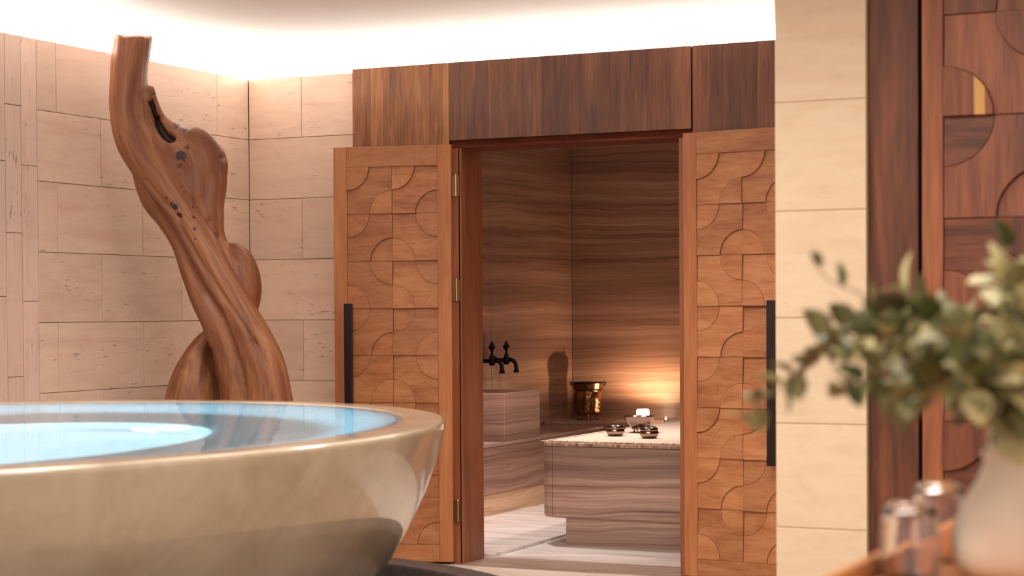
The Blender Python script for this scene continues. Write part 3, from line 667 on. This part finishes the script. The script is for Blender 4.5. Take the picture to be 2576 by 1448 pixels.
# ------------------------------------------------------------------ driftwood sculpture
ZS = 8.3
def wpt(x, y, dz): return at(x, y, ZS+dz)
PXM = ZS/FPX
STR = [
 # (x, y, depth offset m, radius px, depth aspect)
 [(334,90,0,47,1),(333,105,0,47.5,1),(330,135,0,47.5,1),(325,180,.0,47,1),(322,230,.0,46,1),(322,275,.0,46,1),(329,320,-.01,47,1),(345,360,-.02,50,1),(368,405,-.03,48,1),(400,450,-.05,45,.95),(440,510,-.07,42,.9),(480,570,-.08,40,.9),(520,640,-.10,42,.9),(556,705,-.11,42,.9),(592,770,-.11,44,.9),(630,845,-.10,50,.9),(658,920,-.09,58,.9),(672,1000,-.08,62,1),(678,1100,-.06,72,1),(680,1250,-.04,84,1),(690,1400,0,95,1),(690,1470,0,100,1)],
 [(352,390,-.02,30,1),(372,440,-.02,38,1),(396,500,-.02,40,1),(428,550,-.02,34,1),(462,610,-.03,32,1),(490,680,-.05,36,1),(515,740,-.07,40,1),(545,800,-.08,42,1),(575,870,-.07,46,1),(597,950,-.06,52,1),(606,1020,-.05,58,1),(600,1150,-.02,75,1),(590,1300,0,85,1),(585,1470,0,95,1)],
 [(381,224,.02,10,1),(382,245,.02,15,1),(388,272,.02,18,1),(400,302,.02,22,1),(420,328,.02,30,1),(442,348,.01,38,1),(474,370,.0,60,.8),(495,408,.0,77,.72),(503,452,.0,69,.75),(506,500,.01,61,.8),(511,550,.02,53,1),(520,600,.04,46,1),(543,655,.03,46,1),(570,720,.0,44,1),(590,790,-.04,40,1)],
 [(350,250,.01,28,1),(366,300,.02,24,1),(390,355,.0,34,1),(424,392,-.01,50,.8),(444,430,-.02,50,.8),(468,480,-.02,46,.9),(490,540,-.01,42,1),(515,600,0,40,1)],
 [(590,630,.05,24,1),(598,650,.05,38,1),(606,690,.05,48,1),(609,730,.05,50,1),(606,770,.04,44,1),(602,812,.02,34,1),(610,860,.0,30,1)],
 [(305,338,-.03,12,1),(318,350,-.02,24,1),(335,372,-.01,34,1)],
 [(524,846,.07,20,1),(508,880,.07,36,1),(496,920,.06,50,1),(490,960,.06,62,1),(484,1003,.06,70,1),(478,1080,.05,80,1),(474,1200,.04,88,1),(480,1350,.02,95,1),(490,1470,.0,100,1)],
]
NSEG = 20
vv, ff = [], []; segs = []
for si, st in enumerate(STR):
    # resample with catmull-rom
    P = [Vector((*wpt(a, b, c),)) for a, b, c, d, e in st]; Rr = [d*PXM for *_, d, e in st]; Q = [e for *_, e in st]
    pts = []
    for i in range(len(P)-1):
        p0, p1, p2, p3 = P[max(i-1, 0)], P[i], P[i+1], P[min(i+2, len(P)-1)]
        r0, r1, r2, r3 = Rr[max(i-1, 0)], Rr[i], Rr[i+1], Rr[min(i+2, len(P)-1)]
        for s_ in range(4):
            t = s_/4; h = lambda a, b, c, d: .5*((2*b)+(-a+c)*t+(2*a-5*b+4*c-d)*t*t+(-a+3*b-3*c+d)*t**3)
            pts.append((h(p0, p1, p2, p3), h(r0, r1, r2, r3), Q[i]+(Q[i+1]-Q[i])*t))
    pts.append((P[-1], Rr[-1], Q[-1]))
    n0 = len(vv); al = 0
    flat = si == 0
    ring_ = []
    for i, (p, r_, a_) in enumerate(pts):
        t = (pts[min(i+1, len(pts)-1)][0]-pts[max(i-1, 0)][0]).normalized()
        if i: al += (p-pts[i-1][0]).length
        nrm = FW.cross(t).normalized(); dpt = t.cross(nrm).normalized()
        segs.append((p, r_, al+si*1.3, t, nrm, dpt))
        ring_.append((p, r_, a_, t, nrm, dpt))
    if not flat:      # rounded start
        p, r_, a_, t, nrm, dpt = ring_[0]
        ring_ = [(p-t*r_*.9*math.sin(math.radians(u)), r_*max(math.cos(math.radians(u)), .12), a_, t, nrm, dpt) for u in (80, 55, 30)]+ring_
    for i, (p, r_, a_, t, nrm, dpt) in enumerate(ring_):
        for k_ in range(NSEG):
            q = 2*math.pi*k_/NSEG
            wob = 1+.05*mnoise.noise(Vector((math.cos(q)*1.2+si*7, math.sin(q)*1.2, i*.16)))
            if flat and i < 24: wob *= 1+.05*math.cos(2*(q-.3))*max(0, 1-i/24) - .09*max(0, math.cos(q*1-2.2))**6*(1-i/24)
            off = (nrm*math.cos(q)+dpt*math.sin(q)*a_)*r_*wob; sl = Vector((0, 0, 0))
            if flat and i == 0: sl = -t*(.020*off.dot(FW)/r_+.008*math.cos(q)**2-.004)
            vv.append(p+off+sl)
    nr = len(ring_)
    for i in range(nr-1):
        for k_ in range(NSEG): ff.append((n0+i*NSEG+k_, n0+i*NSEG+(k_+1) % NSEG, n0+(i+1)*NSEG+(k_+1) % NSEG, n0+(i+1)*NSEG+k_))
    if flat:
        c0 = len(vv); p, r_, a_, t, nrm, dpt = ring_[0]; vv.append(p+t*.010)
        ff += [(c0, n0+(k_+1) % NSEG, n0+k_) for k_ in range(NSEG)]
    else: ff.append(tuple(n0+k_ for k_ in range(NSEG))[::-1])
    ff.append(tuple(n0+(nr-1)*NSEG+k_ for k_ in range(NSEG)))
vv = [Vector((p.x, p.y, max(p.z, .012))) for p in vv]
sm = bpy.data.meshes.new('tmp'); sm.from_pydata([tuple(p) for p in vv], [], ff)
bm_ = bmesh.new(); bm_.from_mesh(sm); bmesh.ops.recalc_face_normals(bm_, faces=bm_.faces); bm_.to_mesh(sm); bm_.free()
so = bpy.data.objects.new('tmp', sm); COL.objects.link(so)
md = so.modifiers.new('r', 'REMESH'); md.mode = 'VOXEL'; md.voxel_size = .0085; md.use_smooth_shade = True
md = so.modifiers.new('s', 'SMOOTH'); md.iterations = 7; md.factor = .5
dg = bpy.context.evaluated_depsgraph_get()
me = bpy.data.meshes.new_from_object(so.evaluated_get(dg)); bpy.data.objects.remove(so)
me.name = 'driftwood_sculpture'
nv = len(me.vertices); X = np.empty(nv*3); me.vertices.foreach_get('co', X); X = X.reshape(-1, 3)
NRM = np.empty(nv*3); me.vertices.foreach_get('normal', NRM); NRM = NRM.reshape(-1, 3)
SP = np.array([tuple(s_[0]) for s_ in segs]); SR = np.array([s_[1] for s_ in segs]); SAl = np.array([s_[2] for s_ in segs])
SN = np.array([tuple(s_[4]) for s_ in segs]); SD = np.array([tuple(s_[5]) for s_ in segs]); STt = np.array([tuple(s_[3]) for s_ in segs])
G = np.zeros((nv, 3))
for i0 in range(0, nv, 5000):
    x = X[i0:i0+5000]; d = np.linalg.norm(x[:, None]-SP[None], axis=2)/SR[None]
    wgt = np.exp(-((d-d.min(1, keepdims=True))*14)); wgt /= wgt.sum(1, keepdims=True)
    j = d.argmin(1); rel = x-SP[j]
    G[i0:i0+5000, 0] = (rel*SN[j]).sum(1); G[i0:i0+5000, 1] = (rel*SD[j]).sum(1)
    G[i0:i0+5000, 2] = SAl[j]+(rel*STt[j]).sum(1)
# long shallow flutes along the grain and a few knots
disp = np.array([.0045*mnoise.noise(Vector((g[0]*26, g[1]*26, g[2]*1.6)))+.0028*mnoise.noise(Vector((g[0]*60, g[1]*60, g[2]*3.0))) for g in G])
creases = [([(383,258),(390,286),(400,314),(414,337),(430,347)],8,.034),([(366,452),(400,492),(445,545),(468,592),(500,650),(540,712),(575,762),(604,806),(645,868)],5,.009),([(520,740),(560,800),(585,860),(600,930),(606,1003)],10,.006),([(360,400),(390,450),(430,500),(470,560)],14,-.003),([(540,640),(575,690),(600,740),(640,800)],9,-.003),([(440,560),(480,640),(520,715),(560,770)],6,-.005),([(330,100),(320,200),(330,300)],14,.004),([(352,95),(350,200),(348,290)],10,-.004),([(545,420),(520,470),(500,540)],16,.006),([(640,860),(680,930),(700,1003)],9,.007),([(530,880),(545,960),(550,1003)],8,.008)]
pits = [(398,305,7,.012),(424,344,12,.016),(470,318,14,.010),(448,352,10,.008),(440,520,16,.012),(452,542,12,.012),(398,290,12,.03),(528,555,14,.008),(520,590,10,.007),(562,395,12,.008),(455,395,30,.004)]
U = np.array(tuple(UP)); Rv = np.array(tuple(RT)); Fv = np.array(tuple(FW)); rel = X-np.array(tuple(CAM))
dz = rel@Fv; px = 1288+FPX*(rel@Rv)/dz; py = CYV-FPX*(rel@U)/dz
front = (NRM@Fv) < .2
dark = np.zeros(nv)  # colour mask: shade painted into the slit and pits, plus burl stains
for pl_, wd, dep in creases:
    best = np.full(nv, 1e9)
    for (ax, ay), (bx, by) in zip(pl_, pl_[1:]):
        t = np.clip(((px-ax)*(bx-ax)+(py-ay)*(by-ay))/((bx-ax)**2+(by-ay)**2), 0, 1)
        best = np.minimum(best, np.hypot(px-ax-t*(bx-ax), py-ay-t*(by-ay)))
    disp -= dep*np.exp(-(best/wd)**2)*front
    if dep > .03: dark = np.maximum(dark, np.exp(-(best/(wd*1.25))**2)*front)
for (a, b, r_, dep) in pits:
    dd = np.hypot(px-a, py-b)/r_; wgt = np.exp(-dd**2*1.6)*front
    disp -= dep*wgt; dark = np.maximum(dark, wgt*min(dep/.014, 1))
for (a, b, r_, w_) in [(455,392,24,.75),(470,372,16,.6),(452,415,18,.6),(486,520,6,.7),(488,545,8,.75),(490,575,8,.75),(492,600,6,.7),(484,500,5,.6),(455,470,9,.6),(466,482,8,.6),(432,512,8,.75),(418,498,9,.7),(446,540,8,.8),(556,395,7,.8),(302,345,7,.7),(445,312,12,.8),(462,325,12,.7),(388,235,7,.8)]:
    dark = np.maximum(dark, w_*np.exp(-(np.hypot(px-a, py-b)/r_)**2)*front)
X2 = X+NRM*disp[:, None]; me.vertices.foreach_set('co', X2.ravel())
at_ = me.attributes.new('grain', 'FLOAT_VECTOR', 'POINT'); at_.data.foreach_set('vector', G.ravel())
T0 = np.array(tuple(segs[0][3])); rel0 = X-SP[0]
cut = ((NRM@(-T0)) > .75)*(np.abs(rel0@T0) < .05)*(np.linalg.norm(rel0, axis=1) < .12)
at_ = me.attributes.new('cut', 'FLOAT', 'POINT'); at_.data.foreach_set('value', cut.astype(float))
at_ = me.attributes.new('shade_burl', 'FLOAT', 'POINT'); at_.data.foreach_set('value', dark)
k = NT('driftwood', .5, .35)
g = k.noise(k.coords('grain', (22, 22, 1.6)), 1.0, 9, .62, .5)
fine = k.noise(k.coords('grain', (120, 120, 5)), 1.0, 4, .6)
m_ = k.math('ADD', k.math('MULTIPLY', g, .8), k.math('MULTIPLY', fine, .2))
c = k.ramp(m_, [(.30, lin(88,52,36)), (.43, lin(122,76,50)), (.55, lin(148,98,66)), (.72, lin(174,124,86))])
bl = k.noise(k.coords('grain', (9, 9, 1.1)), 1.0, 4, .6, .4)
c = k.mix(k.math('MULTIPLY', k.ramp(bl, [(.46, (0,0,0,1)), (.66, (1,1,1,1))]), .65), c, lin(112,54,34))
sp_ = k.noise(k.coords('grain', (150, 150, 26)), 1.0, 2, .5)
gate = k.noise(k.coords('grain', (12, 12, 3.5)), 1.0, 2, .5)
c = k.mix(k.math('MULTIPLY', k.ramp(sp_, [(.68, (0,0,0,1)), (.72, (1,1,1,1))]), k.ramp(gate, [(.54, (0,0,0,1)), (.62, (1,1,1,1))])), c, lin(34,18,14))
ho = k.n('ShaderNodeAttribute', attribute_name='shade_burl').outputs['Fac']
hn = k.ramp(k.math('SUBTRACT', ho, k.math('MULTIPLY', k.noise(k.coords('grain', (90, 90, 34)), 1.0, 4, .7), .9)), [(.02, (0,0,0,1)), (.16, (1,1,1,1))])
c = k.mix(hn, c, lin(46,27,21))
c = k.mix(k.n('ShaderNodeAttribute', attribute_name='cut').outputs['Fac'], c, lin(186,136,96))
k.base(c); k.bump(m_, .25, .004); k.b.inputs['Coat Weight'].default_value = .06; k.b.inputs['Coat Roughness'].default_value = .3
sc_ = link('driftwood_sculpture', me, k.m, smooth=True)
ctr = Vector((X2[:, 0].mean(), X2[:, 1].mean(), 0)); me.transform(Matrix.Translation(-ctr)); sc_.location = ctr
tag(sc_, 'tall twisted polished driftwood trunk standing in the corner behind the oval tub', 'sculpture')

# ------------------------------------------------------------------ table, glasses, vase and eucalyptus
ZTB = .905
tb = empty('side_table', (-.18, 2.2, 0)); tag(tb, 'warm wooden side table with a raised edge in the right foreground, carrying vase and glasses', 'table')
tx0, tx1, ty0, ty1 = -.577, .25, 1.7, 2.72
part(tb, MB().box(tx0, tx1, ty0, ty1, ZTB-.03, ZTB), 'table_top', M['table'], bevel=.002)
part(tb, MB().box(tx0, tx0+.014, ty0, ty1, ZTB, ZTB+.022), 'edge_strip', M['table'], bevel=.003)
part(tb, MB().box(tx1-.014, tx1, ty0, ty1, ZTB, ZTB+.022), 'edge_strip', M['table'], bevel=.003)
part(tb, MB().box(tx0+.014, tx1-.014, ty1-.014, ty1, ZTB, ZTB+.022), 'edge_strip', M['table'], bevel=.003)
part(tb, MB().box(tx0+.014, tx1-.014, ty0, ty0+.014, ZTB, ZTB+.022), 'edge_strip', M['table'], bevel=.003)
for x in (tx0+.03, tx1-.07):
    for y in (ty0+.03, ty1-.07): part(tb, MB().box(x, x+.04, y, y+.04, 0, ZTB-.03), 'leg', M['table'], bevel=.003)
def tumbler(loc, label, r=.035, h=.088):
    prof = [(r*.99, 0), (r, .004), (r*.985, h*.55), (r*.94, h*.82), (r*.82, h*.94), (r*.55, h*.995), (0, h), (0, h-.008), (r*.5, h-.009), (r*.76, h*.87), (r*.88, h*.76), (r*.93, h*.5), (r*.945, .004), (r*.96, 0)]
    o = MB().lathe(prof, 48, fn=None).build('drinking_glass', M['glass'], None, smooth=True, loc=loc)
    return tag(o, label, 'glass', 'upturned drinking glasses on the side table')
tumbler((-.524, 2.18, ZTB+.0005), 'upturned clear drinking glass on the table, in front and further left')
tumbler((-.527, 2.345, ZTB+.0005), 'upturned clear drinking glass on the table, the rear one close to the vase', h=.097)
VX, VY = -.399, 2.244
va = empty('ceramic_vase', (VX, VY, ZTB)); tag(va, 'matt cream bottle vase with narrow neck on the side table, holding eucalyptus', 'vase')
MB().lathe([(0,0),(.066,0),(.078,.004),(.088,.02),(.0905,.04),(.086,.062),(.074,.088),(.060,.112),(.051,.134),(.0475,.155),(.0475,.185),(.049,.190),(.047,.192),(.043,.188),(.043,.15),(.055,.11),(.07,.08),(.08,.04),(.07,.01),(0,.008)], 64).build('body', M['vase'], va, smooth=True)
vm = Vector((-RT.x, -RT.y, 0))*.0485
MB().lathe([(0,-.008),(.006,-.006),(.008,0),(.006,.006),(0,.008)], 16, c=(vm.x, vm.y, .142)).build('lug', M['vase'], va, smooth=True)

def leaf_mesh(Ln, Wd, fold, curl, pointed):
    m = MB(); vs = []; fs = []; N = 7
    for i in range(N+1):
        t = i/N; w_ = Wd*(math.sin(math.pi*t**(.8 if not pointed else .62))**(.75)+.02)*.5
        if i == 0: w_ = Wd*.04
        if i == N: w_ = Wd*.01
        zc = curl*math.sin(t*math.pi*.9)*Ln
        for s_ in (-1, 0, 1): vs.append((t*Ln, s_*w_, zc+abs(s_)*fold*w_))
    for i in range(N):
        for s_ in range(2): a = i*3+s_; fs.append((a, a+1, a+4, a+3))
    vs2 = [(x, y, z-.0006) for x, y, z in vs]; n_ = len(vs)
    m.add(vs+vs2, fs+[tuple(q+n_ for q in f_[::-1]) for f_ in fs]+[(i*3, (i+1)*3, n_+(i+1)*3, n_+i*3) for i in range(N)]+[(i*3+2, n_+i*3+2, n_+(i+1)*3+2, (i+1)*3+2) for i in range(N)])
    me_ = m.mesh('leaf'); me_.polygons.foreach_set('use_smooth', [True]*len(me_.polygons)); return me_
LM = {}
for nm, mt in (('o', 'leaf'), ('d', 'leaf_d'), ('y', 'leaf_y')):
    for sh, arg in (('round', (.036, .030, .25, .10, False)), ('long', (.052, .017, .3, .12, True)), ('big', (.048, .036, .2, .15, False))):
        me_ = leaf_mesh(*arg); me_.materials.append(M[mt]); LM[nm+sh] = me_
rl = random.Random(21)
def eucalyptus(label, pts, spec, every, spread=1.0, thick=.0018, two=True):
    """pts: (px, py, depth); leaves in pairs along the stem"""
    mouth = Vector((VX+rl.uniform(-.015, .015), VY+rl.uniform(-.015, .015), 1.06))
    W_ = [mouth]+[at(*p) for p in pts]
    st = empty('eucalyptus_stem', mouth); tag(st, label, 'plant', 'eucalyptus stems in the vase')
    # smooth curve
    C = []
    for i in range(len(W_)-1):
        p0, p1, p2, p3 = W_[max(i-1, 0)], W_[i], W_[i+1], W_[min(i+2, len(W_)-1)]
        for s_ in range(8):
            t = s_/8; C.append(.5*((2*p1)+(-p0+p2)*t+(2*p0-5*p1+4*p2-p3)*t*t+(-p0+3*p1-3*p2+p3)*t**3))
    C.append(W_[-1])
    MB().tube([c_-mouth for c_ in C], [thick*(1-.6*i/len(C)) for i in range(len(C))], 7).build('stalk', M['stem'], st, smooth=True)
    acc = 0; along = 0; total = sum((C[i+1]-C[i]).length for i in range(len(C)-1)); turn = 0
    for i in range(1, len(C)):
        seg = (C[i]-C[i-1]).length; acc += seg; along += seg
        if along < total*.16 or acc < every: continue
        acc = 0; turn += 1.3
        T = (C[i]-C[i-1]).normalized(); a_ = T.orthogonal().normalized(); b_ = T.cross(a_)
        for s_ in ((0, math.pi) if two else (0,)):
            q = turn+s_+rl.uniform(-.4, .4); d_ = (a_*math.cos(q)+b_*math.sin(q))*.85+T*rl.uniform(.1, .7); d_.normalize()
            kind = spec[rl.randrange(len(spec))]; sc = rl.uniform(.85, 1.3)*spread*1.25*(1-.35*along/total)
            up = Vector((rl.uniform(-.5, .5), rl.uniform(-.5, .5), 1)); yv = up.cross(d_).normalized(); zv = d_.cross(yv)
            o = bpy.data.objects.new('leaf', LM[kind]); COL.objects.link(o); o.parent = st
            o.matrix_local = Matrix.Translation(C[i]-mouth) @ Matrix((d_, yv, zv)).transposed().to_4x4() @ Matrix.Scale(sc, 4)
    return st
O_, D_, Y_ = 'oround', 'dround', 'yround'
eucalyptus('eucalyptus stem with small round leaves drooping furthest left across the pale stone pier', [(2440,930,2.2),(2300,850,2.18),(2160,850,2.16),(2050,900,2.14),(1965,965,2.13),(1900,1030,2.12),(1868,1060,2.12)], [O_, O_, D_, Y_, 'oround'], .017, .85)
eucalyptus('leafy eucalyptus stem arching left just above the drooping stem', [(2450,900,2.22),(2330,810,2.24),(2220,800,2.24),(2130,830,2.24),(2060,870,2.22)], [O_, D_, 'obig', 'dbig'], .016, 1.1)
eucalyptus('eucalyptus stem bending low to the left over the glasses', [(2440,960,2.15),(2330,930,2.12),(2230,930,2.1),(2170,960,2.1),(2120,985,2.1)], ['obig', O_, D_], .016, 1.05)
eucalyptus('eucalyptus stem with broad grey green leaves hanging down beside the vase neck', [(2470,980,2.1),(2390,970,2.06),(2310,990,2.05),(2250,1010,2.05)], ['obig', 'dbig', 'obig'], .014, 1.1)
eucalyptus('eucalyptus stem with pale upright leaves pointing up to the left', [(2470,920,2.25),(2380,820,2.27),(2310,760,2.28),(2260,710,2.28)], ['olong', 'ylong', 'yround'], .026, .95)
eucalyptus('thin eucalyptus stem with narrow leaves standing highest in front of the pier', [(2420,900,2.22),(2280,800,2.22),(2170,740,2.22),(2080,700,2.22),(2052,650,2.22)], ['olong', 'dlong'], .034, .8, two=False)
eucalyptus('eucalyptus stem with pale yellow green leaves rising to the right edge', [(2540,920,2.2),(2530,820,2.18),(2535,740,2.17),(2520,670,2.16)], ['ylong', 'ybig', 'yround'], .02, 1.1)
eucalyptus('dark green eucalyptus stem rising tallest above the vase', [(2560,900,2.3),(2550,780,2.32),(2540,680,2.33),(2520,600,2.34)], ['dlong', 'dbig', D_], .026, 1.0)
eucalyptus('eucalyptus stem spreading from the middle of the bunch towards the camera', [(2500,950,2.08),(2450,880,2.0),(2400,850,1.97),(2360,860,1.95)], ['obig', O_, 'ybig', D_], .015, 1.0)
eucalyptus('dark leafy eucalyptus stem filling the back of the bunch over the vase mouth', [(2540,960,2.35),(2480,880,2.42),(2440,830,2.45),(2380,850,2.48)], ['dbig', D_, 'obig'], .014, 1.15)
eucalyptus('pale leaved eucalyptus stem crossing the top of the bunch at the right edge', [(2560,930,2.12),(2570,830,2.08),(2555,740,2.06),(2500,690,2.05)], ['ybig', 'ylong', 'obig'], .014, 1.0)
eucalyptus('short eucalyptus stem with broad leaves hanging in front of the vase neck', [(2520,990,2.1),(2480,960,2.04),(2440,980,2.0),(2400,1010,1.99)], ['obig', 'dbig', 'ybig'], .012, 1.0)
eucalyptus('eucalyptus stem arching left through the middle of the bunch', [(2480,930,2.3),(2400,850,2.34),(2320,830,2.36),(2240,850,2.36),(2190,880,2.36)], ['dbig', 'obig', 'dround'], .013, 1.1)
eucalyptus('eucalyptus stem lying over the right rim of the vase', [(2590,960,2.18),(2610,900,2.15),(2600,850,2.12),(2570,810,2.1)], ['obig', 'ybig', 'dbig'], .016, 1.1)
